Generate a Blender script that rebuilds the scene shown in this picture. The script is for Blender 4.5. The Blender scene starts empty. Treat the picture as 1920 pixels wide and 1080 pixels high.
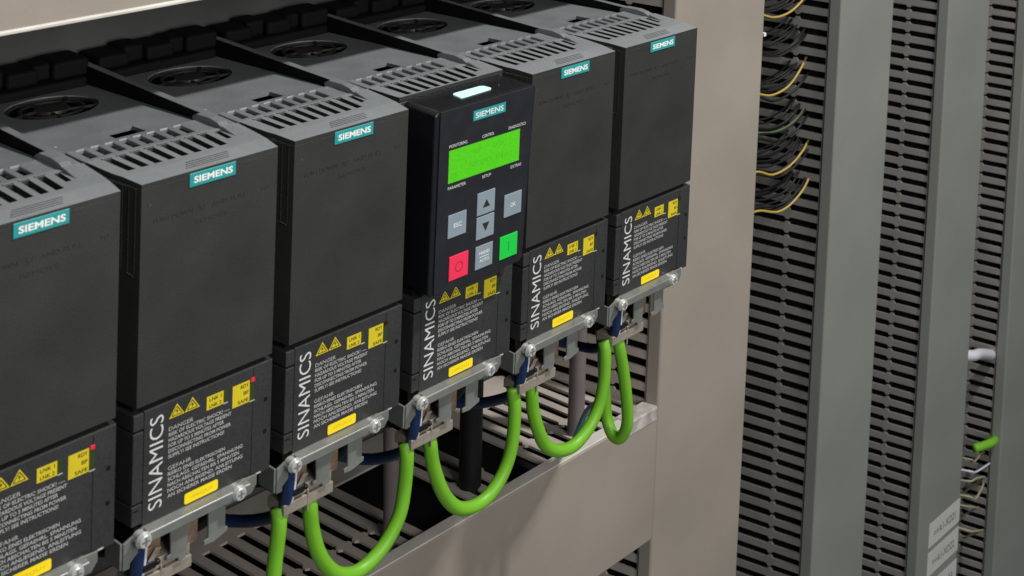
import bpy, bmesh, math, random
from mathutils import Vector, Matrix
random.seed(4)
S = 0.01                      # 1 Blender unit = 100 mm; all coordinates below are in mm
scn = bpy.context.scene
col = scn.collection

# ------------------------------------------------------------------ camera
CAM = (-271.14559331, -612.32789607, 262.09425437)
YAW, PITCH, ROLL = -0.92306773, 1.5082251, 0.04898401
F, PX, PY = 2722.437, 449.756, -1032.999
cd = bpy.data.cameras.new('camera'); cam = bpy.data.objects.new('camera', cd); col.objects.link(cam)
Rm = Matrix.Rotation(YAW, 4, 'Z') @ Matrix.Rotation(PITCH, 4, 'X') @ Matrix.Rotation(ROLL, 4, 'Z')
cam.matrix_world = Matrix.Translation(Vector(CAM)*S) @ Rm
cd.sensor_width = 36; cd.lens = 36*F/1920
cd.shift_x = -PX/1920; cd.shift_y = PY/1920
cd.clip_start = 0.05; cd.clip_end = 200
cd.dof.use_dof = True; cd.dof.focus_distance = 9.3; cd.dof.aperture_fstop = 2.2
scn.camera = cam

# ------------------------------------------------------------------ world, lamps, exposure
w = bpy.data.worlds.new('World'); scn.world = w; w.use_nodes = True
w.node_tree.nodes['Background'].inputs[0].default_value = (0.80, 0.92, 1.0, 1)
w.node_tree.nodes['Background'].inputs[1].default_value = 0.10
def lamp(name, pos, target, size, power, color, sy=None):
    ld = bpy.data.lights.new(name, 'AREA'); ld.energy = power; ld.color = color
    ld.shape = 'RECTANGLE'; ld.size = size; ld.size_y = sy or size
    o = bpy.data.objects.new(name, ld); col.objects.link(o); o.location = pos
    o.rotation_euler = (Vector(target)-Vector(pos)).to_track_quat('-Z', 'Y').to_euler()
    return o
lamp('ceiling_lamp', (8.4, -7.0, 13.4), (3.8, 1.0, -1.5), 0.9, 2750, (1.0, 0.975, 0.94))
lamp('room_fill', (0.0, -13.0, 4.0), (2.4, 0, -1), 7.0, 1230, (1.0, 0.97, 0.93))
scn.view_settings.view_transform = 'Standard'; scn.view_settings.look = 'None'
scn.view_settings.exposure = 0.13; scn.view_settings.gamma = 1.0
scn.view_settings.use_curve_mapping = False

# ------------------------------------------------------------------ materials
def mat(name, color, rough=0.5, metal=0.0, bump=0.0, bscale=400, var=0.0, vscale=8, spec=0.5, emit=None, es=0, coat=0.0, speck=0.0, grain=0.0):
    m = bpy.data.materials.new(name); m.use_nodes = True
    nt = m.node_tree; b = nt.nodes['Principled BSDF']
    b.inputs['Base Color'].default_value = (*color, 1); b.inputs['Roughness'].default_value = rough
    b.inputs['Metallic'].default_value = metal; b.inputs['Specular IOR Level'].default_value = spec
    b.inputs['Coat Weight'].default_value = coat
    tc = nt.nodes.new('ShaderNodeTexCoord')
    last = None
    if var:
        n = nt.nodes.new('ShaderNodeTexNoise'); n.inputs['Scale'].default_value = vscale
        n.inputs['Detail'].default_value = 5; nt.links.new(tc.outputs['Object'], n.inputs['Vector'])
        mp = nt.nodes.new('ShaderNodeMapRange'); mp.inputs[1].default_value = .3; mp.inputs[2].default_value = .7
        mp.inputs[3].default_value = 1-var; mp.inputs[4].default_value = 1+var
        nt.links.new(n.outputs['Fac'], mp.inputs[0])
        mx = nt.nodes.new('ShaderNodeVectorMath'); mx.operation = 'SCALE'; mx.inputs[0].default_value = color
        if grain:                               # moulded surface grain on top of the broad variation
            ng = nt.nodes.new('ShaderNodeTexNoise'); ng.inputs['Scale'].default_value = 95; ng.inputs['Detail'].default_value = 3
            nt.links.new(tc.outputs['Object'], ng.inputs['Vector'])
            mg = nt.nodes.new('ShaderNodeMapRange'); mg.inputs[1].default_value = .3; mg.inputs[2].default_value = .7
            mg.inputs[3].default_value = 1-grain; mg.inputs[4].default_value = 1+grain
            nt.links.new(ng.outputs['Fac'], mg.inputs[0])
            mm = nt.nodes.new('ShaderNodeMath'); mm.operation = 'MULTIPLY'
            nt.links.new(mp.outputs[0], mm.inputs[0]); nt.links.new(mg.outputs[0], mm.inputs[1]); nt.links.new(mm.outputs[0], mx.inputs['Scale'])
        else: nt.links.new(mp.outputs[0], mx.inputs['Scale'])
        last = mx.outputs[0]
        r = nt.nodes.new('ShaderNodeMapRange'); r.inputs[1].default_value = .3; r.inputs[2].default_value = .7
        r.inputs[3].default_value = rough-0.06; r.inputs[4].default_value = rough+0.06
        nt.links.new(n.outputs['Fac'], r.inputs[0]); nt.links.new(r.outputs[0], b.inputs['Roughness'])
    if speck:                                   # scattered pale dust specks
        v = nt.nodes.new('ShaderNodeTexVoronoi'); v.inputs['Scale'].default_value = 5.0
        nt.links.new(tc.outputs['Object'], v.inputs['Vector'])
        c = nt.nodes.new('ShaderNodeMath'); c.operation = 'LESS_THAN'; c.inputs[1].default_value = speck
        nt.links.new(v.outputs['Distance'], c.inputs[0])
        mc = nt.nodes.new('ShaderNodeMix'); mc.data_type = 'RGBA'
        nt.links.new(c.outputs[0], mc.inputs[0])
        if last: nt.links.new(last, mc.inputs[6])
        else: mc.inputs[6].default_value = (*color, 1)
        mc.inputs[7].default_value = (.45, .45, .43, 1); last = mc.outputs[2]
    if last: nt.links.new(last, b.inputs['Base Color'])
    if bump:
        n2 = nt.nodes.new('ShaderNodeTexNoise'); n2.inputs['Scale'].default_value = bscale; n2.inputs['Detail'].default_value = 2
        nt.links.new(tc.outputs['Object'], n2.inputs['Vector'])
        bp = nt.nodes.new('ShaderNodeBump'); bp.inputs['Strength'].default_value = bump; bp.inputs['Distance'].default_value = 0.002
        nt.links.new(n2.outputs['Fac'], bp.inputs['Height']); nt.links.new(bp.outputs[0], b.inputs['Normal'])
    if emit:
        b.inputs['Emission Color'].default_value = (*emit, 1); b.inputs['Emission Strength'].default_value = es
    return m
M = {}
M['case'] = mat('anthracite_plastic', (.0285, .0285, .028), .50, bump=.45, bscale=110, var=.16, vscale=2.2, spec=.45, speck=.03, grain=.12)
M['top'] = mat('anthracite_top_sheen', (.158, .171, .180), .5, bump=.35, bscale=110, var=.14, vscale=2.6, spec=.6, speck=.04, grain=.10)  # paler than the case: sheen on the tops put into the colour
M['cu'] = mat('control_plastic', (.028, .029, .029), .48, bump=.4, bscale=110, var=.12, vscale=3, spec=.45, grain=.18)
M['black'] = mat('black_plastic', (.006, .006, .007), .7, spec=.12)
M['fan'] = mat('fan_plastic', (.030, .028, .028), .45, spec=.5)
M['panel'] = mat('panel_gloss', (.010, .0105, .013), .24, spec=.5, bump=.05, bscale=60, speck=.02)
M['panelface'] = mat('panel_face', (.016, .0165, .020), .42, spec=.4, var=.1)
M['lid'] = mat('cover_top_sheen', (.205, .222, .232), .42, bump=.2, bscale=110, var=.08, vscale=3, spec=.6, speck=.03, grain=.07)  # cover top paler still, its stronger sheen put into the colour
M['clip'] = mat('worn_white_clip', (.42, .39, .36), .25, bump=.4, bscale=14, var=.45, vscale=9)
M['lip'] = mat('duct_lip_highlight', (.56, .53, .49), .38, bump=.1, bscale=60, var=.12, vscale=4)  # brightness of the lit duct edges put into the colour
M['teal'] = mat('teal_label', (.02, .29, .29), .45, var=.05)
M['white'] = mat('white_ink', (.80, .82, .80), .5)
M['ink'] = mat('pale_ink', (.42, .42, .42), .55)
M['grayink'] = mat('grey_ink', (.62, .62, .62), .55)
M['yellow'] = mat('yellow_print', (.62, .50, .015), .5, var=.05)
M['sticker'] = mat('yellow_sticker', (.95, .72, .010), .4, var=.04, vscale=5)
M['stickerink'] = mat('sticker_ink', (.66, .50, .01), .5)
M['darkink'] = mat('dark_ink', (.02, .02, .01), .5)
M['lcd'] = mat('lcd_backlight', (.05, .35, .01), .3, emit=(.075, .50, .003), es=.42, var=.16, vscale=60)
M['lcdink'] = mat('lcd_segments', (.045, .29, .01), .4, emit=(.055, .40, .003), es=.40)
M['key'] = mat('grey_key', (.22, .27, .31), .5, bump=.1, var=.05)
M['redkey'] = mat('red_key', (.80, .03, .09), .5)
M['greenkey'] = mat('green_key', (.01, .55, .06), .5)
M['greyprint'] = mat('grey_print', (.12, .12, .12), .6)
M['keyink'] = mat('key_ink', (.65, .70, .72), .5)
M['redink'] = mat('red_key_ink', (.40, .01, .03), .5)
M['greenink'] = mat('green_key_ink', (.0, .28, .04), .5)
M['led_on'] = mat('red_led_lit', (.6, .02, .04), .4, emit=(1, .03, .06), es=.12)
M['led_off'] = mat('led_unlit', (.035, .006, .006), .3)
M['led_green'] = mat('link_led_unlit', (.03, .05, .01), .4)
M['steel'] = mat('galvanised_steel', (.205, .213, .197), .42, metal=.35, bump=.15, bscale=40, var=.16, vscale=7)
M['zinc'] = mat('zinc_screw', (.72, .72, .70), .30, metal=.55, bump=.2, bscale=60)
M['tin'] = mat('connector_metal', (.34, .30, .25), .38, metal=.35, var=.25, vscale=18)
M['brass'] = mat('copper_contact', (.36, .24, .17), .35, metal=.5, var=.3, vscale=20)
M['duct'] = mat('grey_duct_plastic', (.212, .219, .199), .50, bump=.2, bscale=90, var=.08, vscale=.9, spec=.35, grain=.035)
M['ductw'] = mat('beige_duct_plastic', (.300, .263, .224), .38, bump=.2, bscale=90, var=.10, vscale=.9, spec=.45, grain=.03)
M['slat'] = mat('grey_duct_wall', (.235, .225, .21), .5, var=.12, vscale=3, spec=.35)
M['slatw'] = mat('brown_grey_duct_wall', (.40, .355, .315), .5, var=.12, vscale=3, spec=.35)
M['green'] = mat('green_cable_jacket', (.15, .40, .022), .42, bump=.25, bscale=60, var=.05, vscale=5, spec=.4)
M['greyc'] = mat('mauve_grey_jacket', (.15, .125, .125), .5, var=.05)
M['blackw'] = mat('black_wire', (.008, .008, .009), .5, spec=.3)
M['navy'] = mat('navy_wire', (.008, .022, .075), .38, spec=.5)
M['yg'] = mat('yellow_wire', (.40, .28, .06), .45)
M['gw'] = mat('green_wire', (.07, .12, .04), .45)
M['whitew'] = mat('pale_wire', (.60, .60, .66), .45)
M['tealw'] = mat('teal_wire', (.05, .22, .26), .4)
M['cream'] = mat('cream_wire', (.30, .27, .17), .5)
M['plate'] = mat('mounting_plate_steel', (.085, .088, .086), .55, metal=.2, var=.2, vscale=2)
M['label'] = mat('paper_label', (.52, .52, .49), .6, var=.04)
M['glint'] = mat('painted_glint', (.58, .80, .78), .25, spec=.6, emit=(.42, 1.0, .92), es=.40)  # pale glowing colour standing in for a lamp's reflection

# ------------------------------------------------------------------ mesh helpers
def link(name, bm, m, parent=None, bevel=0, smooth=False, loc=None, segs=2):
    me = bpy.data.meshes.new(name)
    bmesh.ops.recalc_face_normals(bm, faces=bm.faces)
    bm.to_mesh(me); bm.free()
    if smooth:
        for p in me.polygons: p.use_smooth = True
    me.materials.append(m)
    o = bpy.data.objects.new(name, me); col.objects.link(o)
    if parent: o.parent = parent
    if loc: o.location = Vector(loc)*S
    if bevel:
        b = o.modifiers.new('bevel', 'BEVEL'); b.width = bevel*S; b.segments = segs; b.limit_method = 'ANGLE'
        b.angle_limit = math.radians(35); b.harden_normals = False
    return o
def empty(name, loc, label, cat, group=None):
    o = bpy.data.objects.new(name, None); col.objects.link(o); o.location = Vector(loc)*S
    o.empty_display_size = .05
    tag(o, label, cat, group); return o
def tag(o, label, cat, group=None):
    o['label'] = label; o['category'] = cat
    if group: o['group'] = group
def V(bm, x, y, z): return bm.verts.new((x*S, y*S, z*S))
def box(bm, x0, x1, y0, y1, z0, z1):
    v = [V(bm, x, y, z) for x in (x0, x1) for y in (y0, y1) for z in (z0, z1)]
    for f in ((0,1,3,2),(4,6,7,5),(0,4,5,1),(2,3,7,6),(0,2,6,4),(1,5,7,3)): bm.faces.new([v[i] for i in f])
def prism_xy(bm, poly, z0, z1):
    a = [V(bm, x, y, z0) for x, y in poly]; b = [V(bm, x, y, z1) for x, y in poly]
    n = len(poly); bm.faces.new(a); bm.faces.new(b[::-1])
    for i in range(n): bm.faces.new((a[i], a[(i+1)%n], b[(i+1)%n], b[i]))
def prism_xz(bm, poly, y0, y1):
    a = [V(bm, x, y0, z) for x, z in poly]; b = [V(bm, x, y1, z) for x, z in poly]
    n = len(poly); bm.faces.new(a); bm.faces.new(b[::-1])
    for i in range(n): bm.faces.new((a[i], a[(i+1)%n], b[(i+1)%n], b[i]))
def prism_yz(bm, poly, x0, x1):
    a = [V(bm, x0, y, z) for y, z in poly]; b = [V(bm, x1, y, z) for y, z in poly]
    n = len(poly); bm.faces.new(a); bm.faces.new(b[::-1])
    for i in range(n): bm.faces.new((a[i], a[(i+1)%n], b[(i+1)%n], b[i]))
def ring_xy(bm, outer, inner, z0, z1):
    n = len(outer)
    A=[V(bm,x,y,z0) for x,y in outer]; B=[V(bm,x,y,z1) for x,y in outer]
    C=[V(bm,x,y,z0) for x,y in inner]; D=[V(bm,x,y,z1) for x,y in inner]
    for i in range(n):
        j=(i+1)%n
        bm.faces.new((A[i],A[j],B[j],B[i])); bm.faces.new((C[i],D[i],D[j],C[j]))
        bm.faces.new((B[i],B[j],D[j],D[i])); bm.faces.new((A[i],C[i],C[j],A[j]))
def holed(bm, us, vs, holes, w0, w1, fn, extra_u=(), extra_v=()):
    """plate over [us]x[vs] with rectangular holes; fn(u,v,w)->(x,y,z)"""
    U = sorted(set([*us, *extra_u] + [h[i] for h in holes for i in (0,1)]))
    W = sorted(set([*vs, *extra_v] + [h[i] for h in holes for i in (2,3)]))
    U = [u for u in U if us[0]-1e-6 <= u <= us[1]+1e-6]; W = [v for v in W if vs[0]-1e-6 <= v <= vs[1]+1e-6]
    solid = {}
    for i in range(len(U)-1):
        for j in range(len(W)-1):
            cu, cv = (U[i]+U[i+1])/2, (W[j]+W[j+1])/2
            solid[i,j] = not any(h[0] < cu < h[1] and h[2] < cv < h[3] for h in holes)
    cache = {}
    def P(i, j, k):
        if (i,j,k) not in cache: cache[i,j,k] = V(bm, *fn(U[i], W[j], (w0, w1)[k]))
        return cache[i,j,k]
    for (i,j), s in solid.items():
        if not s: continue
        bm.faces.new((P(i,j,0),P(i,j+1,0),P(i+1,j+1,0),P(i+1,j,0)))
        bm.faces.new((P(i,j,1),P(i+1,j,1),P(i+1,j+1,1),P(i,j+1,1)))
        for di,dj,a,b in ((-1,0,(i,j),(i,j+1)),(1,0,(i+1,j),(i+1,j+1)),(0,-1,(i,j),(i+1,j)),(0,1,(i,j+1),(i+1,j+1))):
            if not solid.get((i+di,j+dj), False):
                bm.faces.new((P(*a,0),P(*b,0),P(*b,1),P(*a,1)))
def cyl(bm, c, axis, r0, r1, h, n=20, hexa=False):
    """frustum from c along axis (mm)"""
    ax = Vector(axis).normalized(); t = ax.orthogonal().normalized(); u = ax.cross(t)
    a=[];b=[]
    for k in range(n):
        d = t*math.cos(2*math.pi*k/n)+u*math.sin(2*math.pi*k/n)
        p = Vector(c)+d*r0; q = Vector(c)+ax*h+d*r1
        a.append(V(bm,*p)); b.append(V(bm,*q))
    bm.faces.new(a[::-1]); bm.faces.new(b)
    for k in range(n): bm.faces.new((a[k],a[(k+1)%n],b[(k+1)%n],b[k]))
def smooth_path(pts, per=8):
    P = [Vector(p) for p in pts]; out=[]
    P = [P[0]*2-P[1]] + P + [P[-1]*2-P[-2]]
    for i in range(1, len(P)-2):
        for k in range(per):
            t = k/per; a,b,c,d = P[i-1:i+3]
            out.append(.5*((2*b)+(c-a)*t+(2*a-5*b+4*c-d)*t*t+(3*b-a-3*c+d)*t**3))
    out.append(P[-2]); return out
def tube(bm, pts, r, n=14, per=8, wob=0):
    path = smooth_path(pts, per); rings=[]
    nrm=None
    for i,p in enumerate(path):
        t = (path[min(i+1,len(path)-1)]-path[max(i-1,0)]).normalized()
        if nrm is None: nrm = t.orthogonal().normalized()
        nrm = (nrm - t*nrm.dot(t)).normalized(); bn = t.cross(nrm)
        rings.append([V(bm,*(p+(nrm*math.cos(a)+bn*math.sin(a))*r)) for a in [2*math.pi*k/n for k in range(n)]])
    for a,b in zip(rings, rings[1:]):
        for k in range(n): bm.faces.new((a[k],a[(k+1)%n],b[(k+1)%n],b[k]))
    bm.faces.new(rings[0][::-1]); bm.faces.new(rings[-1])

# text: a string becomes flat letters with a little thickness, fitted to a box on the plane y = const
def text_raw(s, bold=0.0, align='LEFT'):
    cu = bpy.data.curves.new('t', 'FONT'); cu.body = s; cu.size = 1; cu.offset = bold; cu.extrude = 0
    cu.resolution_u = 3
    o = bpy.data.objects.new('t', cu); col.objects.link(o)
    dg = bpy.context.evaluated_depsgraph_get(); me = bpy.data.meshes.new_from_object(o.evaluated_get(dg))
    bpy.data.objects.remove(o); bpy.data.curves.remove(cu)
    vs = [v.co.copy() for v in me.vertices]; fs = [tuple(p.vertices) for p in me.polygons]
    bpy.data.meshes.remove(me)
    x0 = min(v.x for v in vs); x1 = max(v.x for v in vs); y0 = min(v.y for v in vs); y1 = max(v.y for v in vs)
    return vs, fs, x0, x1, y0, y1
def text_on(bm, s, x0, x1, z0, z1, y, bold=0.0, rot=False, lift=0.12, fn=None):
    """fit s in x0..x1, z0..z1 ; rot: reads upwards ; lift: thickness towards the viewer"""
    vs, fs, a, b, c, d = text_raw(s, bold)
    def mp(v):
        u = (v.x-a)/(b-a); t = (v.y-c)/(d-c)
        return (x0+(1-t)*(x1-x0), z0+u*(z1-z0)) if rot else (x0+u*(x1-x0), z0+t*(z1-z0))
    F_ = []
    for v in vs:
        x, z = mp(v)
        F_.append(V(bm, *( fn(x, z) if fn else (x, y-lift, z))))
    for f in fs:
        try: bm.faces.new([F_[i] for i in f])
        except ValueError: pass
def flat(bm, poly, y, th=.15):           # thin sheet on a front plane
    prism_xz(bm, poly, y-th, y)
def rounded(x0, x1, z0, z1, r, n=5):
    out=[]
    for cx,cz,a0 in ((x1-r,z1-r,0),(x0+r,z1-r,90),(x0+r,z0+r,180),(x1-r,z0+r,270)):
        for k in range(n+1):
            a=math.radians(a0+90*k/n); out.append((cx+r*math.cos(a), cz+r*math.sin(a)))
    return out

# ------------------------------------------------------------------ setting: mounting plate
PLATE_Y = 212
bm = bmesh.new(); box(bm, -420, 1500, PLATE_Y, PLATE_Y+3, -1000, 420)
o = link('wall_plate', bm, M['plate']); o['kind'] = 'structure'

# ------------------------------------------------------------------ slotted wiring ducts
def finger_profile(u, u1, wdt):
    """outline of one finger in (along, depth): with the break-off nick bumps half way"""
    return None
PITCH_F, GAP_F = 12.6, 6.2
def slotted_wall(bm, a0, a1, d0, d1, place, t=1.8, missing=(), thin=0.0):
    """solid strip at the front (d0..d0+13), fingers running back, base strip at the back.
       place(a, d, w) maps along / depth / thickness to xyz"""
    def pr(poly):
        A=[V(bm,*place(a,d,0)) for a,d in poly]; B=[V(bm,*place(a,d,t)) for a,d in poly]
        n=len(poly); bm.faces.new(A); bm.faces.new(B[::-1])
        for i in range(n): bm.faces.new((A[i],A[(i+1)%n],B[(i+1)%n],B[i]))
    pr([(a0,d1-30),(a1,d1-30),(a1,d1),(a0,d1)])
    n = int((a1-a0)/PITCH_F)
    m = d0+32
    for k in range(n):
        if any(lo <= a0+k*PITCH_F <= hi for lo,hi in missing): continue
        a = a0+k*PITCH_F+GAP_F/2; b = a+PITCH_F-GAP_F
        j1 = random.uniform(-.3,.3)
        a += j1; b += j1
        pr([(a,d0),(b,d0),(b,m-3),(b+2.1,m-1.3),(b+2.1,m+1.3),(b,m+3),(b,d1-30),(a,d1-30),(a,m+3),(a-2.1,m+1.3),(a-2.1,m-1.3),(a,m-3)])
LEAN = 0.2
def duct_vertical(x0, x1, z0, z1, label, mc, mw, y=80, lw=True, rw=True, missing_l=()):
    t = empty('wiring_duct', (x0, PLATE_Y, z0), label, 'wiring duct', 'slotted wiring ducts')
    ox, oz = x0, z0
    def sh(bm):                      # the duct section leans: its side walls run back and slightly to the left
        for v in bm.verts: v.co.x -= LEAN*(v.co.y-(y-PLATE_Y)*S)
        return bm
    bm = bmesh.new()      # cover: U profile
    W = x1-x0
    prism_xy(bm, [(0,11-PLATE_Y+y),(0,y-PLATE_Y+1.2),(1.2,y-PLATE_Y),(W-1.2,y-PLATE_Y),(W,y-PLATE_Y+1.2),(W,11-PLATE_Y+y),
                  (W-2,11-PLATE_Y+y),(W-2,y-PLATE_Y+2.2),(2,y-PLATE_Y+2.2),(2,11-PLATE_Y+y)], 0, z1-z0)
    link('cover', sh(bm), mc, t, bevel=.5)
    bm = bmesh.new()
    box(bm, 2.1, 4.6, y+9.6-PLATE_Y, y+13.5-PLATE_Y, 0.3, z1-z0-.3)
    slotted_wall(bm, 0, z1-z0, y+10.9-PLATE_Y, -2, lambda a,d,w: (2.2+w, d, a), missing=missing_l)
    link('slotted_wall', sh(bm), mw, t)
    bm = bmesh.new()
    slotted_wall(bm, 0, z1-z0, y+10.9-PLATE_Y, -2, lambda a,d,w: (W-2.2-w, d, a))
    link('slotted_wall', sh(bm), mw, t)
    bm = bmesh.new(); box(bm, 4.2, W-4.2, -1.9, -.1, 0, z1-z0); link('base', sh(bm), mw, t)
    bm = bmesh.new(); box(bm, 11, W-11, y+26-PLATE_Y, -2.2, 1, z1-z0-1); link('light_block', sh(bm), M['black'], t)  # black block added inside to stop light shining through the slots
    return t
def duct_horizontal(x0, x1, zt, zb, label, mc, mw, y=80, missing=(), with_light_block=True, lip='top'):
    t = empty('wiring_duct', (x0, PLATE_Y, zb), label, 'wiring duct', 'slotted wiring ducts')
    H = zt-zb; W = x1-x0; f = y-PLATE_Y
    bm = bmesh.new()
    prism_yz(bm, [(f+9,0),(f+1,0),(f,1),(f,H-1),(f+1,H),(f+9,H),(f+9,H-2),(f+2.2,H-2.2),(f+2.2,2.2),(f+9,2)], 0, W)
    link('cover', bm, mc, t, bevel=.5)
    bm = bmesh.new()
    if lip == 'top': prism_yz(bm, [(f+.6,H+.05),(f+10.5,H+.05),(f+10.5,H+.9),(f+1.2,H+.9),(f+.6,H+.6)], 0, W)
    else: prism_yz(bm, [(f-.05,0),(f-1.2,.4),(f-1.2,1.8),(f-.05,2.6)], 0, W)  # small flange added to catch light along the lower edge
    link('lip_highlight', bm, M['lip'], t, bevel=.25)
    if lip == 'top':
        bm = bmesh.new(); prism_yz(bm, [(f-.5,H-9),(f-.5,H+.2),(f+.2,H+1.4),(f+13,H+1.4),(f+13,H+.95),(f+.6,H+.95),(f-.05,H-9)], W-34, W-1)
        link('end_clip', bm, M['clip'], t, bevel=.2)
    bm = bmesh.new(); slotted_wall(bm, 8, W+8, f+9.2, -2, lambda a,d,w: (min(a-.09*(d-f), W), d, H-2.4-w), missing=missing)
    link('slotted_wall', bm, mw, t)
    bm = bmesh.new(); slotted_wall(bm, 0, W, f+9.2, -2, lambda a,d,w: (a, d, 2.4+w))
    link('slotted_wall', bm, mw, t)
    bm = bmesh.new(); box(bm, 0, W, -1.9, -.1, 4.5, H-4.5); link('base', bm, mw, t)
    if with_light_block:
        bm = bmesh.new(); box(bm, 1, W-1, f+24, -2.2, 12, H-14); link('light_block', bm, M['black'], t)  # unseen block added to keep light streaks off the plate behind
    return t
duct_vertical(566, 680, -700, 330, 'wide beige vertical wiring duct right beside the row of grey drives', M['ductw'], M['slatw'])
duct_vertical(795, 884, -760, 200, 'tall grey vertical wiring duct fed by the bundles of black wires', M['duct'], M['slat'])
duct_vertical(991, 1077, -800, 200, 'grey vertical wiring duct with three white labels near its bottom', M['duct'], M['slat'])
duct_vertical(1167, 1262, -840, 200, 'grey vertical wiring duct cut off by the right edge of the photo', M['duct'], M['slat'])
duct_horizontal(-260, 565.7, -327, -433, 'beige horizontal wiring duct below the drives, under the green cable loops', M['ductw'], M['slatw'],
                missing=((610, 640), (684, 706), (430, 442)))
duct_horizontal(-420, 565.7, 158.5, 58.5, 'beige horizontal wiring duct above the drives, cut off by the top edge', M['ductw'], M['slatw'], lip='bottom')

# ------------------------------------------------------------------ the drive units
def plan(y):                       # left / right outline of the case at depth y (cell 0..83)
    if y < 20: t = y/20; return 5.1-3.1*t, 77.9+2.6*t
    if y < 42: t = (y-20)/22; return 2.0-1.0*t, 80.5+2.0*t
    return 1.0, 82.5
def ztop(y): return 0.9*min(y, 13)/13 if y >= 0 else 0
def topmap(u, y, w):               # u in 0..1 scaled plan coordinate in mm of a 0..83 cell
    l, r = plan(y); t = (u-1.0)/81.5
    return (l+t*(r-l), y, ztop(y)+w)
OUT = [(plan(0)[0],0),(plan(0)[1],0),(plan(20)[1],20),(plan(42)[1],42)]
def body_outline(y0, y1, inset=0):
    ys = [y0] + [q for q in (20, 42) if y0 < q < y1] + [y1]
    R = [(plan(q)[1]-inset, q) for q in ys]; L_ = [(plan(q)[0]+inset, q) for q in reversed(ys)]
    return [(R[0][0], y0+inset)] + R[1:-1] + [(R[-1][0], y1-inset), (L_[0][0], y1-inset)] + L_[1:-1] + [(L_[-1][0], y0+inset)]

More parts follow.
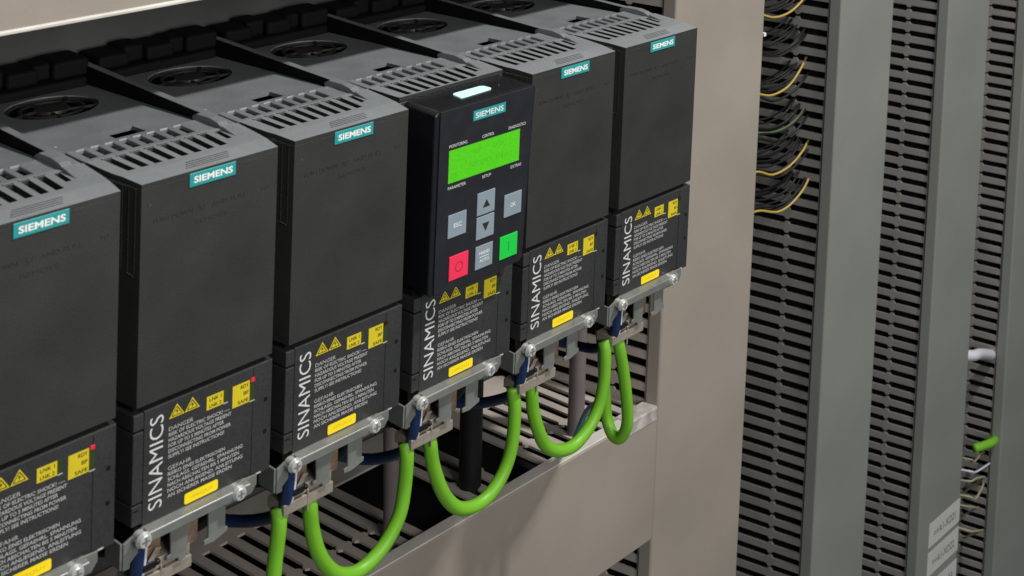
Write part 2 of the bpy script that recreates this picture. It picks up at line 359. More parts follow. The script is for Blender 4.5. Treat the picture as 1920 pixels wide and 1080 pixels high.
def rear_z(y): return -2.9 - (y-62)*0.053
def make_drive():
    root = empty('drive_unit', (0, 0, 0), '', 'drive unit', 'frequency drives mounted in a row')
    # ---- rear housing: side walls, rear top with rectangular opening and round fan opening
    bm = bmesh.new()
    box(bm, 3.4, 82.3, 41, 205, -185, -13)
    box(bm, 80.3, 82.3, 41, 205, -13, -8)
    box(bm, 10, 72, 60, 150, -199, -185.2)
    # strip y 62..96 with the opening
    holed(bm, (3.4, 77.2), (62, 100), [(34, 50.5, 74.5, 88)], -2.2, 0, lambda u,v,w: (u, v, rear_z(v)+w))
    # strip y 100..204 with fan opening
    cx, cy, r = 41.8, 154, 23.4
    n = 64
    inner=[];outer=[];inner2=[]
    x0,x1,y0,y1 = 3.4,77.2,100,204
    angs = sorted(set([2*math.pi*k/n for k in range(n)] + [math.atan2(b-cy,a-cx)%(2*math.pi) for a in (x0,x1) for b in (y0,y1)]))
    for a in angs:
        c,s = math.cos(a), math.sin(a)
        inner.append(V(bm, cx+r*c, cy+r*s, rear_z(cy+r*s))); inner2.append(V(bm, cx+r*c, cy+r*s, rear_z(cy+r*s)-3))
        ts=[]
        if c>1e-9: ts.append((x1-cx)/c)
        if c<-1e-9: ts.append((x0-cx)/c)
        if s>1e-9: ts.append((y1-cy)/s)
        if s<-1e-9: ts.append((y0-cy)/s)
        t=min(ts); outer.append(V(bm, cx+t*c, cy+t*s, rear_z(cy+t*s)))
    m_=len(angs)
    for k in range(m_):
        j=(k+1)%m_
        bm.faces.new((inner[k],outer[k],outer[j],inner[j])); bm.faces.new((inner[k],inner[j],inner2[j],inner2[k]))
    # left lip below the rear top
    prism_yz(bm, [(62,-4.9),(204,rear_z(204)-2),(204,-13),(62,-13)], 3.4, 5.0)
    prism_yz(bm, [(42,-2.4),(61.9,-2.6),(61.9,-12.9),(42,-12.9)], 2.4, 4.0)
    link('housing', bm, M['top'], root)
    # raised rail on the right
    bm = bmesh.new()
    prism_yz(bm, [(43,.8),(52,1.1),(205,1.5),(205,-14),(43,-12.9)], 77.6, 82.2)
    ra = link('side_rail', bm, M['top'], root, bevel=.5)
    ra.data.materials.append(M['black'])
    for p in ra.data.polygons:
        if abs(p.normal.x) > .7: p.material_index = 1     # black on the sideways faces
    # black sheet painting in the interior darkness below the openings
    bm = bmesh.new(); box(bm, 4, 77, 64, 204, -26+13.2, -12.6); link('shade_sheet', bm, M['black'], root)
    # ---- fan grille: rings, spokes, hub and blades underneath
    fg = bmesh.new()
    def ringz(ri, ro, z, h, nn=48):
        ring_xy(fg, [(cx+ro*math.cos(2*math.pi*k/nn), cy+ro*math.sin(2*math.pi*k/nn)) for k in range(nn)],
                    [(cx+ri*math.cos(2*math.pi*k/nn), cy+ri*math.sin(2*math.pi*k/nn)) for k in range(nn)], z-h, z)
    zf = rear_z(cy)-.6
    ringz(15.0, 16.8, zf, 1.2); ringz(21.6, 23.3, zf-.2, 1.6)
    cyl(fg, (cx,cy,zf-1.4), (0,0,1), 9.4, 8.8, 1.6, 40)
    for k in range(5):
        a = 2*math.pi*k/5+.5
        pts = []
        for q in range(7):
            rr = 8.5+15.2*q/6; aa = a+.30*q/6
            pts.append((rr, aa))
        for (ra,aa),(rb,ab) in zip(pts,pts[1:]):
            wv = .85
            def pt(rr, aa, s_): return (cx+rr*math.cos(aa)-s_*math.sin(aa), cy+rr*math.sin(aa)+s_*math.cos(aa))
            prism_xy(fg, [pt(ra,aa,-wv),pt(rb,ab,-wv),pt(rb,ab,wv),pt(ra,aa,wv)], zf-1.3, zf+.1)
    for v in fg.verts: v.co.z -= (v.co.y-cy*S)*.053
    g = link('fan_grille', fg, M['fan'], root)
    fb = bmesh.new()
    for k in range(7):
        a = 2*math.pi*k/7
        P_ = []
        for rr, da, z in ((9,0,-1),(21.8,.22,-1.5),(21.8,.75,-5.5),(9,.62,-5)):
            P_.append(V(fb, cx+rr*math.cos(a+da), cy+rr*math.sin(a+da), zf-3+z*.6))
        fb.faces.new(P_)
    cyl(fb, (cx,cy,zf-6), (0,0,1), 9.2, 9.2, 3.5, 32)
    for v in fb.verts: v.co.z -= (v.co.y-cy*S)*.053
    link('fan_blades', fb, M['black'], g)
    # ---- top grille strip behind the front cover (y 41.8..62) with 8 slots
    holes = [(5.2+7.35*k, 9.2+7.35*k, 46, 59.3) for k in range(8)]
    bm = bmesh.new()
    holed(bm, (1.0, 77.2), (42.6, 62), holes, -2.4, -.25, lambda u,v,w: (topmap(u,v,w)))
    # rear edge lip
    for k in range(8):
        box(bm, 4.9+7.35*k, 9.6+7.35*k, 59.4, 60.6, .5, 1.05)
    link('vent_strip', bm, M['top'], root, bevel=.35, segs=1)
    # ---- terminal lever at the right front
    lv = bmesh.new()
    prism_yz(lv, [(66,-.4),(66,1.6),(62,3.6),(50,4.2),(43,3.4),(38,1.4),(38,.6)], 71.2, 76.4)
    g = link('release_lever', lv, M['top'], root, bevel=1.1, segs=3)
    # ---- front cover
    hs = [(8.0+7.25*k, 11.9+7.25*k, 18.5, 39) for k in range(8)] + [(66.6, 69.4, 25, 38)]
    bm = bmesh.new()
    holed(bm, (1.0, 82.5), (0, 42.2), hs, -2.6, 0, topmap, extra_v=(4.3, 8.6, 13, 20))
    inner = body_outline(0.02, 42.2, 1.8); outer = body_outline(0.02, 42.2, 0)
    ring_xy(bm, outer, inner, -107, -2.62)
    prism_xy(bm, body_outline(1.9, 40, 1.85), -106.5, -11)
    for k in range(8):
        box(bm, *(topmap(7.6+7.25*k,40,0)[0], topmap(12.4+7.25*k,40,0)[0]), 39.4, 40.6, .8, 1.35)
    for k in range(4):      # raised grip ribs near the front edge
        y = 3.6+k*2.0; z = ztop(y)
        box(bm, 30+k*1.2, 53+k*1.0, y, y+.8, z-.2, z+.32)
    # vertical ribs on the left and right flanks
    for sgn in (0,1):
        for yy in (4.5, 9, 13.5):
            x = plan(yy)[sgn]
            box(bm, x-.12, x+.12, yy-.7, yy+.7, -43, -3)
        x = plan(9)[sgn]
        box(bm, x-.2, x+.2, 3.6, 16, -44.6, -43.8)
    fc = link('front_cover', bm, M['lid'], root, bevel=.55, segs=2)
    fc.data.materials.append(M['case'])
    for p in fc.data.polygons:          # flanks and front keep the dark case colour, without the painted sheen
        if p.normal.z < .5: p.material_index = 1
    # ramp beside the lever
    bm = bmesh.new()
    prism_yz(bm, [(25,.95),(37.6,.95),(37.6,3.2)], 70.2, 76.2)
    link('lever_ramp', bm, M['top'], root, bevel=.4)
    # brand plate
    bm = bmesh.new(); flat(bm, [(29.2,-7.8),(53.9,-7.8),(53.9,-1.2),(29.2,-1.2)], -.02, .5)
    tg = link('brand_plate', bm, M['teal'], fc, bevel=.12, segs=1)
    bm = bmesh.new(); text_on(bm, 'SIEMENS', 31.4, 52.2, -6.2, -2.9, -.52, bold=.028, lift=.06)
    link('brand_lettering', bm, M['white'], fc)
    # embossed instruction
    bm = bmesh.new()
    def em(s, x0, x1, z0, z1):
        vs, fs, a, b, c, d = text_raw(s, -.004)
        top = [V(bm, x0+(v.x-a)/(b-a)*(x1-x0), -.18, z0+(v.y-c)/(d-c)*(z1-z0)) for v in vs]
        bot = [V(bm, x0+(v.x-a)/(b-a)*(x1-x0), .1, z0+(v.y-c)/(d-c)*(z1-z0)) for v in vs]
        es = {}
        for f in fs:
            try: bm.faces.new([top[i] for i in f])
            except ValueError: continue
            for i in range(len(f)):
                e = (f[i], f[(i+1)%len(f)]); es[e] = 1
        for (i,j) in es:
            if (j,i) not in es:
                try: bm.faces.new((top[i],bot[i],bot[j],top[j]))
                except ValueError: pass
    em('PUSH DOWN', 11.5, 31.5, -20.3, -18.2); em('AND PULL', 41.5, 60.5, -20.3, -18.2); em('TO', 68.5, 73, -20.3, -18.2)
    em('REMOVE', 33, 50.3, -26.6, -24.6)
    for (p,q) in (((35,-18.2),(38.6,-18.2)),((35,-18.2),(36.8,-21)),((38.6,-18.2),(36.8,-21))):
        dx,dz = q[0]-p[0], q[1]-p[1]; L_=math.hypot(dx,dz); nx,nz = -dz/L_*.16, dx/L_*.16
        prism_xz(bm, [(p[0]+nx,p[1]+nz),(q[0]+nx,q[1]+nz),(q[0]-nx,q[1]-nz),(p[0]-nx,p[1]-nz)], -.18, .05)
    link('embossed_lettering', bm, M['case'], fc)
    # ---- control unit below
    bm = bmesh.new()
    prism_xy(bm, body_outline(3.5, 41, 1.5), -111, -107.3)            # recessed dark joint
    jo = link('joint_strip', bm, M['black'], root)
    bm = bmesh.new()
    def cu(y0,zb,zt,ins=0): prism_xy(bm, [(4.0+ins,y0),(78.6-ins,y0),(81,20),(82.2,42),(1.2,42),(2.0,20)], zb, zt)
    prism_xy(bm, [(9.4,.4),(78.6,.4),(81,20),(81,39.9),(9.4,39.9)], -168, -110.2)
    prism_xy(bm, [(4.0,.4),(9.2,.4),(9.2,39.8),(2.0,39.8),(2.2,20)], -118.4, -110.6)
    prism_xy(bm, [(4.0,.4),(9.2,.4),(9.2,39.8),(2.0,39.8),(2.2,20)], -153.8, -119.6)
    prism_xy(bm, [(4.0,.4),(9.2,.4),(9.2,39.8),(2.0,39.8),(2.2,20)], -164.6, -154.9)
    c = link('control_unit', bm, M['cu'], root, bevel=.4)
    bm = bmesh.new()
    prism_xy(bm, [(5.2,1.6),(9.3,1.6),(9.3,39.7),(3.2,39.7),(3.4,20)], -164, -111)
    for z in (-130, -146.8):
        box(bm, 74.2, 76.0, .28, .5, z-1.0, z+1.0)
    box(bm, 67.5, 67.75, .3, .5, -167.6, -111.4)
    box(bm, 4.8, 7.4, .3, .5, -157.6, -156.9)
    link('notches', bm, M['black'], c)
    bm = bmesh.new(); text_on(bm, 'SINAMICS', 12.2, 19.2, -160.4, -114.8, .4, rot=True, lift=.1, bold=-.004)
    link('name_lettering', bm, M['grayink'], c)
    bm = bmesh.new()
    text_on(bm, 'DANGER', 22, 34.8, -124.9, -122.9, .4)
    L1 = ['RISK OF ELECTRIC SHOCK! ----','HAZARDOUS VOLTAGE PRESENT','FOR UP TO 5 MINUTES AFTER','DISCONNECTING FROM POWER','SUPPLY! SEE INSTRUCTIONS!']
    X1 = [54.6, 55.6, 51.6, 55.4, 51.8]
    for k,(s,x) in enumerate(zip(L1,X1)): text_on(bm, s, 22, x, -127.6-2.72*k, -125.75-2.72*k, .4, bold=.014)
    text_on(bm, 'GEFAHR', 22, 34.2, -144.4, -142.4, .4)
    L2 = ['RISIKO EINES ELEKTRISCHEN','SCHLAGS. GEFAEHRL. SPANNUNG','NACH ABSCHALTEN BIS 5 MINUTEN','NOCH ANLIEGEND. ANLEITUNG','AN SICHERER MASSE ERDEN']
    X2 = [52.5, 62.4, 60.5, 62.6, 56.5]
    for k,(s,x) in enumerate(zip(L2,X2)): text_on(bm, s, 22, x, -147.1-2.72*k, -145.25-2.72*k, .4, bold=.014)
    link('warning_lettering', bm, M['ink'], c)
    for x in (22.0, 30.1):
        bm = bmesh.new(); flat(bm, [(x,-118.9),(x+8.0,-118.9),(x+4.0,-112.6)], .38, .12)
        g = link('warning_triangle', bm, M['yellow'], c)
    bm = bmesh.new()
    for x in (22.0, 30.1):
        a=[(x+1.3,-118.15),(x+6.7,-118.15),(x+4,-113.9)]
        for i in range(3):
            p,q=a[i],a[(i+1)%3]; dx,dz=q[0]-p[0],q[1]-p[1]; L_=math.hypot(dx,dz); nx,nz=-dz/L_*.2,dx/L_*.2
            flat(bm,[(p[0]+nx,p[1]+nz),(q[0]+nx,q[1]+nz),(q[0]-nx,q[1]-nz),(p[0]-nx,p[1]-nz)],.26,.05)
        flat(bm,[(x+4.2,-114.9),(x+3.2,-116.6),(x+4.0,-116.5),(x+3.7,-117.9),(x+4.9,-116.0),(x+4.1,-116.1)],.26,.05)
    text_on(bm, 'LNK 1', 43.2, 49.8, -118.7, -116.9, .2, lift=.06, bold=.01); text_on(bm, 'LNK 2', 43.2, 49.8, -121.9, -120.1, .2, lift=.06, bold=.01)
    text_on(bm, 'RDY', 60.5, 65.0, -119.1, -117.3, .2, lift=.06, bold=.01); text_on(bm, 'BF', 62.2, 65.0, -122.8, -121.0, .2, lift=.06, bold=.01); text_on(bm, 'SAFE', 59, 65.0, -126.6, -124.8, .2, lift=.06, bold=.01)
    link('print_marks', bm, M['darkink'], c)
    bm = bmesh.new(); flat(bm, [(41.8,-122.7),(50.9,-122.7),(50.9,-116),(41.8,-116)], .38, .16); link('link_label', bm, M['yellow'], c)
    bm = bmesh.new(); flat(bm, [(56,-127.4),(65.6,-127.4),(65.6,-116.3),(56,-116.3)], .38, .16); link('status_label', bm, M['yellow'], c)
    bm = bmesh.new()
    flat(bm, [(65.7,-127.2),(68.3,-127.2),(68.3,-116.4),(65.7,-116.4)], .38, .1); flat(bm, [(51.0,-122.4),(53.0,-122.4),(53.0,-116.0),(51.0,-116.0)], .38, .1)
    link('lamp_window', bm, M['led_green'], c)
    bm = bmesh.new()
    flat(bm, [(65.7,-127.9),(68.6,-127.9),(68.6,-127.4),(65.7,-127.4)], .38, .2); flat(bm, [(51.0,-123.1),(53.4,-123.1),(53.4,-122.6),(51.0,-122.6)], .38, .2)
    link('window_sill', bm, M['ink'], c)
    bm = bmesh.new(); flat(bm, [(66.0,-117.6),(68.2,-117.6),(68.2,-115.5),(66.0,-115.5)], .2, .5)
    link('status_lamp', bm, M['led_off'], c, bevel=.15)
    bm = bmesh.new(); flat(bm, rounded(31, 49, -165.4, -160.2, 1.0), .38, .28); st = link('equipment_sticker', bm, M['sticker'], c)
    bm = bmesh.new(); text_on(bm, '-05QU1', 34, 46, -163.9, -161.9, .1, lift=.02, bold=.01); link('sticker_lettering', bm, M['stickerink'], c)
    bm = bmesh.new(); flat(bm, [(70.6,-167.6),(73.4,-167.6),(73.4,-166.9),(70.6,-166.9)], .4, .3); link('edge_catch', bm, M['ink'], c)
    # ---- shield clamp bracket
    bm = bmesh.new()
    prism_yz(bm, [(6,-166.2),(-.2,-166.2),(-5.2,-166.9),(-5.6,-167.4),(-5.6,-171.6),(-4.6,-171.6),(-4.6,-168.2),(-.4,-167.3),(6,-167.3)], 9.6, 64)
    prism_xz(bm, [(9.6,-175),(3,-180.5),(3,-183.0),(-.5,-183.0),(-.5,-169.8),(9.6,-165.6)], -1.0, .3)
    prism_xz(bm, [(52,-174.5),(52,-168.6),(61,-165.0),(69.3,-165.6),(69.3,-170.5),(66.3,-174.5)], -2.6, -1.4)
    box(bm, -1.8, -.6, -.4, 13, -182.4, -169.6)                                   # side cheek
    prism_xz(bm, [(23.0,-168.3),(33.2,-168.3),(32,-191.2),(28,-191.6),(27.4,-189.6),(21.6,-188.2),(21.6,-186.4),(23.6,-185.8)], -1.4, -.2)
    prism_xz(bm, [(43.4,-168.3),(52.8,-168.3),(52.8,-186),(54.2,-186.2),(54.2,-188.4),(46.5,-190.6),(41.3,-190.2),(41.3,-188),(43.6,-187.4)], -1.4, -.2)
    br = link('shield_bracket', bm, M['steel'], root, bevel=.3)
    for x, z in ((7.0,-169.2),(57.3,-168.9)):
        bm = bmesh.new()
        cyl(bm, (x,0,z), (0,-1,0), 3.0, 3.0, 5.0, 24); cyl(bm, (x,-5,z), (0,-1,0), 4.0, 2.9, 2.6, 24)
        sc = link('screw', bm, M['zinc'], root, smooth=False, bevel=.25)
        bm = bmesh.new(); box(bm, x-2.0, x+2.0, -7.72, -7.55, z-.45, z+.45); box(bm, x-.45, x+.45, -7.74, -7.56, z-2.0, z+2.0)
        link('drive_slot', bm, M['steel'], sc)
    # connectors and strain relief below
    bm = bmesh.new()
    box(bm, 12.5, 21.5, 4, 20, -189, -170); box(bm, 34.2, 40.6, 3, 20, -189, -170)
    box(bm, 13.5, 17, 2.6, 4, -186, -180)
    link('contact_block', bm, M['brass'], root, bevel=.6)
    bm = bmesh.new()
    box(bm, 10, 35.5, 1.5, 13, -191.9, -186.6); box(bm, 5.4, 36, .5, 15, -198.6, -192.6)
    prism_xz(bm, [(11,-187.7),(15,-186.7),(20,-181),(17,-180)], 0.2, 1.4)
    box(bm, 19.5, 20.6, .2, 1.4, -202.4, -189.8)
    link('strain_relief', bm, M['tin'], root, bevel=.5)
    bm = bmesh.new()
    box(bm, 36, 78, 16, 60, -186, -168.4); box(bm, 12, 36, 13.2, 40, -197, -168.6)
    box(bm, 4, 34, 66, 76, -214, -185.3); box(bm, 40, 74, 60, 100, -212, -199.3)
    link('connector_housing', bm, M['black'], root, bevel=.5)
    # wiring terminals behind the fan, under the upper duct
    bm = bmesh.new()
    box(bm, 4, 77, 181, 208, -13, -4.0)
    for k,(a,b,h) in enumerate(((2,21,4.5),(20,33,6.5),(32,50,5),(49,60,5.8),(58,79,6.5))):
        box(bm, a, b, 184+(k%2)*5, 207, -4, h)
    link('power_terminals', bm, M['black'], root, bevel=2.2, segs=3)
    return root

def copy_tree(o, parent=None):
    c = o.copy(); col.objects.link(c)
    if parent: c.parent = parent
    for ch in [q for q in KIDS.get(o, [])]:
        copy_tree(ch, c)
    return c
proto = make_drive()
KIDS = {}
for o in bpy.data.objects:
    if o.parent: KIDS.setdefault(o.parent, []).append(o)
labels = ['leftmost grey drive unit, cut off by the left edge, its red status lamp lit',
          'grey drive unit second from the left, its red status lamp lit',
          'grey drive unit between the one with a lit red lamp and the black operator panel',
          'grey drive unit carrying the black operator panel on its front',
          'grey drive unit directly right of the black operator panel',
          'grey drive unit at the right end of the row, next to the wide beige duct']
drives = []
for i in range(6):
    d = proto if i == 0 else copy_tree(proto)
    d.location = (83*i*S, random.uniform(-.3,.3)*S if i not in (0,) else 0, 0); d['label'] = labels[i]; drives.append(d)
for o in list(bpy.data.objects):
    if o.name.startswith('status_lamp') and o.parent and o.parent.parent in (drives[0], drives[1]):
        o.data = o.data.copy() if o.parent.parent is drives[0] else o.data
for d in drives[:2]:
    for c in bpy.data.objects:
        if c.name.startswith('status_lamp') and c.parent and c.parent.parent is d:
            c.data = c.data.copy(); c.data.materials.clear(); c.data.materials.append(M['led_on'])
            c['label'] = 'red status lamp, lit'
# the fourth drive's cover makes room for the panel: its front portion is replaced
d4 = drives[3]
for o in list(bpy.data.objects):
    if o.parent and (o.name.startswith('brand_') or o.name.startswith('embossed')) and o.parent.parent is d4:
        bpy.data.objects.remove(o)
for o in list(bpy.data.objects):
    if o.name.startswith('front_cover') and o.parent is d4:
        bm = bmesh.new()
        hs = [(8.0+7.25*k, 11.9+7.25*k, 18.5, 39) for k in range(8)] + [(66.6, 69.4, 25, 38)]
        def tm(u, y, w): return topmap(u, max(y, 17), w)
        holed(bm, (1.0, 82.5), (17, 42.2), hs, -2.6, 0, tm, extra_v=(20,))
        ring_xy(bm, body_outline(17, 42.2, 0), body_outline(17, 42.2, 1.6), -107, -2.62)
        prism_xy(bm, body_outline(17.2, 40, 1.85), -106.5, -11)
        for k in range(8):
            box(bm, topmap(7.6+7.25*k,40,0)[0], topmap(12.4+7.25*k,40,0)[0], 39.4, 40.6, .8, 1.35)
        me = bpy.data.meshes.new('front_cover'); bmesh.ops.recalc_face_normals(bm, faces=bm.faces); bm.to_mesh(me); bm.free()
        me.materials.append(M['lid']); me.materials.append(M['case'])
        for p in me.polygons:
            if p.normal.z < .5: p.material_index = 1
        o.data = me

for i, d in enumerate(drives):
    for c in bpy.data.objects:
        if c.name.startswith('sticker_lettering') and c.parent and c.parent.parent is d:
            bm = bmesh.new(); text_on(bm, '-0%dQU1' % (5+i) if i < 5 else '-10QU1', 34, 46, -163.9, -161.9, .1, lift=.02, bold=.01)
            me = bpy.data.meshes.new('sticker_lettering'); bm.to_mesh(me); bm.free(); me.materials.append(M['stickerink']); c.data = me
# ------------------------------------------------------------------ operator panel on drive four
px0 = 249; PF = -11.1
pn = empty('operator_panel', (px0, PF, -107), 'black operator panel with green display and coloured keys, plugged onto a drive', 'operator panel')
def PO(o): o.parent = pn; return o
def on_panel(name, bm, m, bevel=0, parent=None, segs=2):
    # geometry is authored in cell coordinates; shift to the panel's base
    bmesh.ops.translate(bm, verts=bm.verts, vec=Vector((0, -PF, 107))*S)
    return link(name, bm, m, parent or pn, bevel=bevel, segs=segs)
outl = [(7.2,-1.9),(79.0,-1.9),(81.2,-4.0),(75.6,-104.5),(73.5,-107),(6.5,-107),(4.4,-105),(5.0,-4)]
bm = bmesh.new(); prism_xz(bm, outl, PF+.9, 16.8); on_panel('case', bm, M['panel'], .9)
bm = bmesh.new(); prism_xz(bm, [(8.6,-2.3),(77.9,-2.5),(79.2,-4.4),(73.7,-104.2),(72.3,-106.2),(8.2,-106.2),(7.6,-105),(8.2,-4)], PF, PF+.85); face = on_panel('face_plate', bm, M['panelface'], .35)
bm = bmesh.new(); flat(bm, [(32,-12.7),(56.5,-12.7),(56.5,-7),(32,-7)], PF, .12); on_panel('brand_plate', bm, M['teal'])
bm = bmesh.new(); text_on(bm, 'SIEMENS', 33.6, 54.8, -11.5, -8.3, PF-.12, bold=.02, lift=.06); on_panel('brand_lettering', bm, M['keyink'])
bm = bmesh.new(); flat(bm, [(15,-44.4),(68.6,-44.4),(68.6,-25.7),(15,-25.7)], PF, .1); scr_ = on_panel('display', bm, M['lcd'])
bm = bmesh.new()
text_on(bm, 'SP    0.0', 33, 56, -31.8, -29.2, PF-.1, lift=.03, bold=-.01); text_on(bm, '0.00 Hz', 32, 60, -39.4, -36.2, PF-.1, lift=.03, bold=-.01)
ringpts = [(18.8+2.0*math.cos(2*math.pi*k/24), -41+1.7*math.sin(2*math.pi*k/24)) for k in range(24)]
for k in range(24):
    a=ringpts[k]; b=ringpts[(k+1)%24]; c=(18.8,-41)
    flat(bm,[a,b,(c[0]+(b[0]-c[0])*.72,c[1]+(b[1]-c[1])*.72),(c[0]+(a[0]-c[0])*.72,c[1]+(a[1]-c[1])*.72)],PF-.1,.03)
o = on_panel('display_characters', bm, M['lcdink'])
bm = bmesh.new()
for s,x0,x1,z in (('MONITORING',15,28,-24.2),('CONTROL',39.4,48.4,-24.2),('DIAGNOSTICS',59.5,73.0,-24.2),('PARAMETER',15,28,-48.0),('SETUP',40.3,46.9,-48.0),('EXTRAS',62.4,70.6,-48.0)):
    text_on(bm, s, x0, x1, z, z+1.75, PF, bold=.0)
on_panel('menu_lettering', bm, M['grayink'])
def key(name, x0, x1, z0, z1, m):
    bm = bmesh.new(); flat(bm, [(x0,z0),(x1,z0),(x1,z1),(x0,z1)], PF+.05, .7); return on_panel(name, bm, m, .25)
def keytext(k, fn, m):
    bm = bmesh.new(); fn(bm); on_panel('key_marking', bm, m, parent=None)
key('key', 36.9, 50.4, -69.2, -56.0, M['key']); key('key', 36.9, 50.4, -83.3, -70.2, M['key'])
key('key', 15.7, 29.1, -76.0, -62.7, M['key']); key('key', 57.9, 71.6, -76.2, -62.8, M['key'])
key('key', 37.0, 50.1, -100.8, -87.3, M['key'])
ks = key('stop_key', 17.6, 31.6, -101.0, -87.0, M['redkey']); kg = key('start_key', 55.7, 69.5, -100.8, -87.2, M['greenkey'])
YK = PF-.66
keytext(0, lambda b: (flat(b,[(41.2,-65.2),(46.6,-65.2),(43.9,-60.6)],YK,.06), flat(b,[(41.2,-74.4),(43.9,-79.4),(46.6,-74.4)],YK,.06)), M['darkink'])
keytext(0, lambda b: (text_on(b,'ESC',19.6,25.4,-70.6,-68.1,YK,bold=.02), text_on(b,'OK',62.6,66.9,-70.9,-68.4,YK,bold=.02),
                      text_on(b,'HAND',39.6,47.6,-92.6,-90.7,YK,bold=.03), text_on(b,'AUTO',40.0,47.2,-97.0,-95.2,YK,bold=.03), flat(b,[(39.9,-94.2),(47.2,-94.2),(47.2,-93.8),(39.9,-93.8)],YK,.06)), M['keyink'])
def stopring(b):
    c=(24.8,-94.2)
    for k in range(28):
        a0,a1=2*math.pi*k/28,2*math.pi*(k+1)/28
        flat(b,[(c[0]+2.9*math.cos(a0),c[1]+2.9*math.sin(a0)),(c[0]+2.9*math.cos(a1),c[1]+2.9*math.sin(a1)),(c[0]+2.4*math.cos(a1),c[1]+2.4*math.sin(a1)),(c[0]+2.4*math.cos(a0),c[1]+2.4*math.sin(a0))],YK,.06)
keytext(0, stopring, M['redink'])
keytext(0, lambda b: flat(b,[(62.3,-96.8),(62.9,-96.8),(62.9,-91.2),(62.3,-91.2)],YK,.06), M['greenink'])
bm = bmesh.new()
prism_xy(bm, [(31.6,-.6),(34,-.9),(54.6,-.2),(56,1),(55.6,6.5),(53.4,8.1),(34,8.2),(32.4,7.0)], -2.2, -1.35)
on_panel('panel_glint', bm, M['glint'], .2)  # reflection on the panel top, built as a glowing insert

# ------------------------------------------------------------------ cables
def cable(name, pts, r, m, label, cat, group=None, n=14, per=8):
    bm = bmesh.new(); b = Vector(pts[0])
    tube(bm, [Vector(p)-b for p in pts], r, n, per)
    o = link(name, bm, m, smooth=True, loc=b); tag(o, label, cat, group); return o
A = [(190.2,7,-196),(190.6,5,-203.4),(192,5,-214.6),(195.6,4,-229.5),(202.5,4,-242.1),(211,4,-250.6),(221.4,4,-254.5),(231.4,4,-253),(241.8,4,-246.9),(250.2,4,-235.7),(254.2,5,-222.2),(255.2,5,-203.5),(255.2,7,-196)]
B = [(272,7,-196),(272.3,5,-204.3),(274.4,5,-215.7),(279.4,4,-231),(286.4,4,-243.1),(295.7,4,-252.2),(308,4,-256.2),(319.7,4,-254.3),(330.1,4,-245.2),(336.2,4,-230.6),(338.4,5,-210),(338,7,-196)]
Cc = [(352.2,7,-196),(352.4,5,-203.4),(354,5,-215.6),(358.4,4,-230.4),(365.6,4,-243.4),(377.4,4,-251.9),(391.4,4,-254.3),(404.4,4,-248.4),(413.2,4,-237.6),(417.5,4,-221.3),(418.5,5,-203),(418.5,7,-196)]
G = 'green network cables looped between neighbouring drives'
cable('network_cable', A, 4.0, M['green'], 'green cable loop hanging left of the operator panel, cut by the bottom edge', 'cable', G)
cable('network_cable', B, 4.0, M['green'], 'green cable loop hanging just below the drive with the operator panel', 'cable', G)
cable('network_cable', Cc, 4.0, M['green'], 'green cable loop below the drive right of the operator panel', 'cable', G)
Z0 = [(p[0]-83, p[1], p[2]-2) for p in A]
Z0[-1] = (172.2,7,-196); Z0[-2] = (171.8,5,-204); Z0[-3] = (170,5,-222)
cable('network_cable', Z0, 4.0, M['green'], 'green cable rising from the bottom edge to the third drive from the left', 'cable', G)
D = [(432,7,-196),(432.1,5,-204),(435.8,4,-220.3),(439.4,3,-241),(441.5,3,-257.6),(441.5,5,-266.5),(440.5,9,-272),(440,15,-270.5),(439.6,20,-261),(438.8,21.5,-247.5),(438,22.5,-232),(437.6,24,-216),(438,28,-198)]
cable('network_cable', D, 4.0, M['green'], 'tight green cable loop at the right end, returning into the beige duct', 'cable', G)
for pts, r, m, lab in (
    ([(490,104,-192),(499,105,-240),(500.2,105,-275),(500.9,105,-317),(501,106,-360)], 6.3, M['greyc'], 'thick mauve grey cable dropping behind the drive right of the operator panel'),
    ([(322,104,-196),(327,105,-250),(328.4,105,-279),(329.7,105,-312),(330,106,-360)], 5.6, M['greyc'], 'dark grey cable dropping into the lower duct behind the leftmost full green loop'),
    ([(400,112,-190),(402,112,-250),(404,112,-360)], 8.0, M['blackw'], 'thick black cable dropping into the lower duct behind the middle green loop'),
    ([(160,112,-200),(162,112,-260),(166,112,-360)], 6.5, M['blackw'], 'thick black cable dropping behind the second drive from the left')):
    cable('power_cable', pts, r, m, lab, 'cable', 'cables dropping behind the drives')
names = ['leftmost', 'second', 'third', 'fourth', 'fifth', 'sixth']
plc = ['at the left screw of the leftmost drive', 'at the left screw of the second drive from the left', 'at the left screw of the third drive from the left',
       'at the left screw of the fourth drive from the left', 'at the left screw of the fifth drive from the left', 'at the left screw of the rightmost drive']
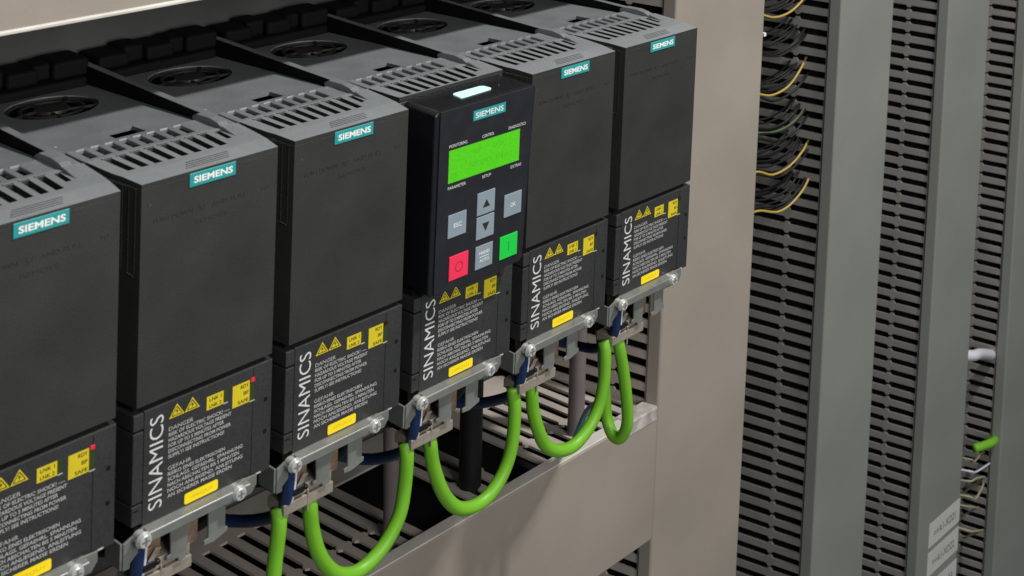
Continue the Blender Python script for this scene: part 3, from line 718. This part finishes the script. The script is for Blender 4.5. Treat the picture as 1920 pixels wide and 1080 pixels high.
for i in range(6):
    x = 83*i
    j = random.uniform(-2, 2)
    p = [(x+8.5,1.5,-172),(x+8.6,1.6,-179),(x+8.3,3,-190),(x+8.6,8,-200.5),(x+10.5,22,-211+j),(x+10,45,-222+j),(x+3,66,-224),(x-8,82,-214)]
    if i == 5: p = [(x+9.5,1.5,-174),(x+9.6,1.8,-182),(x+9.5,3,-191),(x+9.5,8,-200),(x+12,22,-209.5),(x+17,45,-216.8),(x+10,66,-216),(x,80,-205)]
    cable('bonding_wire', p, 3.2, M['navy'], 'navy blue bonding wire '+plc[i], 'wire', 'navy wires under the drives')
    q = [(a+2.6, b-1.6, c-.2) for a,b,c in p[:4]]+[(p[4][0]+1, p[4][1]-4, p[4][2]-1.6)]
    cable('screen_wire', q, .95, M['whitew'], 'short white wire '+plc[i], 'wire', 'white wires beside the navy wires')
    bm = bmesh.new(); b = Vector((x+13, 2.5, -187.5))
    box(bm, -3.2, 4.2, -3, 4, -2.2, 2.2); box(bm, 3.4, 6.0, -3.6, -.6, -1.2, 1.4)
    o = link('cable_tie', bm, M['blackw'], loc=b, bevel=.9, segs=3); tag(o, 'black cable tie '+plc[i], 'cable tie', 'black cable ties')
    if i < 5:
        cable('sleeved_wire', [(x+60,26,-172),(x+64,24,-188),(x+62,30,-200),(x+48,44,-212+j),(x+30,60,-214),(x+10,80,-208)], 3.0, M['blackw'], 'dark curved wire sagging '+plc[i].replace('at the left screw of','under'), 'wire', 'dark wires sagging under the drives')
cable('loose_wire', [(428,18,-204),(432,20,-222),(437,22,-236),(446,30,-252),(460,46,-268),(474,70,-290),(482,90,-326)], 2.2, M['tealw'], 'teal wire between the two rightmost green cables', 'wire')
for i in range(5):
    x = 83*i
    for q in range(3):
        a = random.uniform(-5,5); d = random.uniform(-8,8)
        cable('control_wire', [(x+46+6*q,22+6*q,-176),(x+50+5*q+a,26+6*q,-192-3*q),(x+60+a,40+5*q,-206-5*q+d*.4),(x+76,52+4*q,-212-6*q+d),(x+92-a,66,-206-8*q+d),(x+100,92,-190)],
              (1.7,2.1,1.5)[q], M[('blackw','navy','blackw')[q]], '%s wire sagging behind the steel tabs %s' % (('thin black','thin navy','lower thin black')[q], plc[i].replace('at the left screw of','of')),
              'wire', 'thin wires sagging behind the steel tabs')
for i, (x, z) in enumerate(((116,-222),(199,-226),(33,-220))):
    cable('earth_wire', [(x+2,40,z+22),(x+4,40,z+6),(x+1,42,z-12),(x+4,48,z-30),(x+10,60,z-60)], 1.1, M['whitew'],
          ('thin white wire below the second drive from the left','thin white wire below the third drive from the left','thin white wire below the leftmost drive')[i], 'wire', 'thin white wires dropping to the duct')

# ------------------------------------------------------------------ terminal strip and wire bundles right of the wide duct
ts = empty('terminal_strip', (686, PLATE_Y, -330), 'narrow dark terminal strip half hidden behind the wide beige duct', 'terminal strip')
bm = bmesh.new()
for k in range(60):
    z = 6.2*k
    box(bm, 0, 30, 108-PLATE_Y+(k%2)*1.2, 160-PLATE_Y, z, z+5.7)
link('terminal_block', bm, M['fan'], ts)
bm = bmesh.new()
for k in (42,49,54,58): box(bm, 27.5, 30.4, 104-PLATE_Y, 108.4-PLATE_Y, 6.2*k+.8, 6.2*k+3.6)
link('marker_tag', bm, M['white'], ts)
bm = bmesh.new(); box(bm, -6, 36, 160.1-PLATE_Y, -0.2, 0, 372); link('mounting_rail', bm, M['plate'], ts)
bund = [(118.5,-56),(116.3,-91.5),(114.2,-126),(112,-161.5),(110.1,-193),(107.9,-228)]
hn = ['topmost', 'second from the top', 'third from the top', 'fourth from the top', 'fifth from the top', 'lowest']
for k, (y0, z0) in enumerate(bund):
    cnt = (9, 10, 8, 8, 10, 9)[k]
    for q in range(cnt):
        t = q/9
        dy = 20*t + random.uniform(-3,3); up = 16*t + random.uniform(-2,2)
        sag = 5.5 - 3*t + random.uniform(-1.8,1.8)
        rise = 10*(1-.3*t) + random.uniform(-4.5,4.5)
        xs = (712, 726, 745+random.uniform(-3,3), 764+random.uniform(-3,3), 780, 800)
        zs = (z0+up+1+random.uniform(-2,2), z0+up, z0+up-sag, z0+up-sag*.55, z0+up+rise*.42, z0+up+rise)
        yy = (y0+dy, y0+dy-.5, y0+dy-3, y0+dy-6, y0+dy-7, y0+dy-1)
        m = M['blackw']; g = 'black wires in the %s bundle' % hn[k]; lab = 'thin black wire in the %s bundle beside the wide duct' % hn[k]
        r = random.uniform(.8, 1.15)
        if q == 1:
            m = M['yg'] if k not in (3,) else M['gw']; r = 1.0; g = 'yellow and green earth wires, one per bundle'
            lab = ('yellow' if k != 3 else 'green') + ' wire along the bottom of the %s bundle beside the wide duct' % hn[k]
            if k == 2: zs = tuple(z+d for z, d in zip(zs, (0,0,0,1.5,5,8)))
        cable('terminal_wire', list(zip(xs, yy, zs)), r, m, lab, 'wire', g, n=8, per=5)

# far right: stubs, thin wires and labels
cable('sheathed_cable', [(1078,88,-478),(1095,84,-483),(1110,86,-487.5),(1140,93,-501),(1163,97.5,-512),(1176,102,-518)], 5.6, M['whitew'], 'pale grey cable end bridging the gap at the far right', 'cable')
cable('data_cable', [(1111,84,-592.5),(1125,81,-594.5),(1142,79.5,-597.5),(1158,84,-603),(1172,100,-616)], 4.6, M['green'], 'short green cable crossing the gap at the far right', 'cable')
tw = [[(1080,96,-592),(1088,76,-592),(1100,77.4,-599.9),(1125,83,-603.9),(1150,92,-617),(1160,112,-640)],
      [(1080,98,-606),(1088,76,-605),(1100,74.8,-610.3),(1135,77.7,-617.8),(1152,90,-632),(1158,112,-655)],
      [(1080,98,-618),(1088,76,-616),(1100,74.3,-617.5),(1125,77.5,-628.6),(1138,92,-646),(1142,115,-672)],
      [(1080,98,-634),(1088,76,-633),(1100,73.8,-639.9),(1125,78.7,-638.9),(1148,92,-650),(1158,115,-672)],
      [(1080,98,-645),(1088,76,-644),(1110,77.2,-656.1),(1138,90,-674),(1150,115,-700)],
      [(1080,98,-668),(1088,74,-670),(1100,72.4,-675.8),(1125,75.5,-687.7),(1148,90,-706),(1160,115,-730)]]
for k, p in enumerate(tw):
    cable('thin_wire', p, (.8,.9,1.1,1.2,.8,1.1)[k], M['cream'] if k != 1 else M['whitew'],
          'thin cream wire in the right gap, %s below the short green cable' % ('first','second','second','third','fourth','lowest')[k] if k != 1 else 'thin pale grey wire in the right gap just below the short green cable', 'wire', 'thin wires in the far right gap')
for k, (z, s) in enumerate(((-631.5,'=+A1-XD21'),(-663,'=+A1-XD22'),(-698.5,'=+A1-XD23'))):
    lp = empty('adhesive_label', (1012, 80, z-25), ['topmost of three white labels on the grey duct', 'middle of three white labels on the grey duct', 'lowest of three white labels on the grey duct, cut by the photo edge'][k], 'label', 'white labels on the grey duct')
    bm = bmesh.new(); prism_xz(bm, [(0,0),(64.6,0),(64.6,26),(0,26)], -.35, -.05); link('paper', bm, M['label'], lp)
    bm = bmesh.new(); text_on(bm, s, 10, 56, 8, 16, -.36, lift=.05, bold=.01); link('lettering', bm, M['greyprint'], lp)
ms = bmesh.new()
for k in range(34): box(ms, 0, 3, 0, 4, 6.2*k, 6.2*k+3.2)
mt = empty('marker_strip', (1077.6, 96, -800), 'row of small white marker tags along the labelled grey duct', 'marker strip')
link('marker_row', ms, M['label'], mt)
bm = bmesh.new(); box(bm, -2, 5, 4.2, 60, -4, 214); link('strip_carrier', bm, M['fan'], mt)
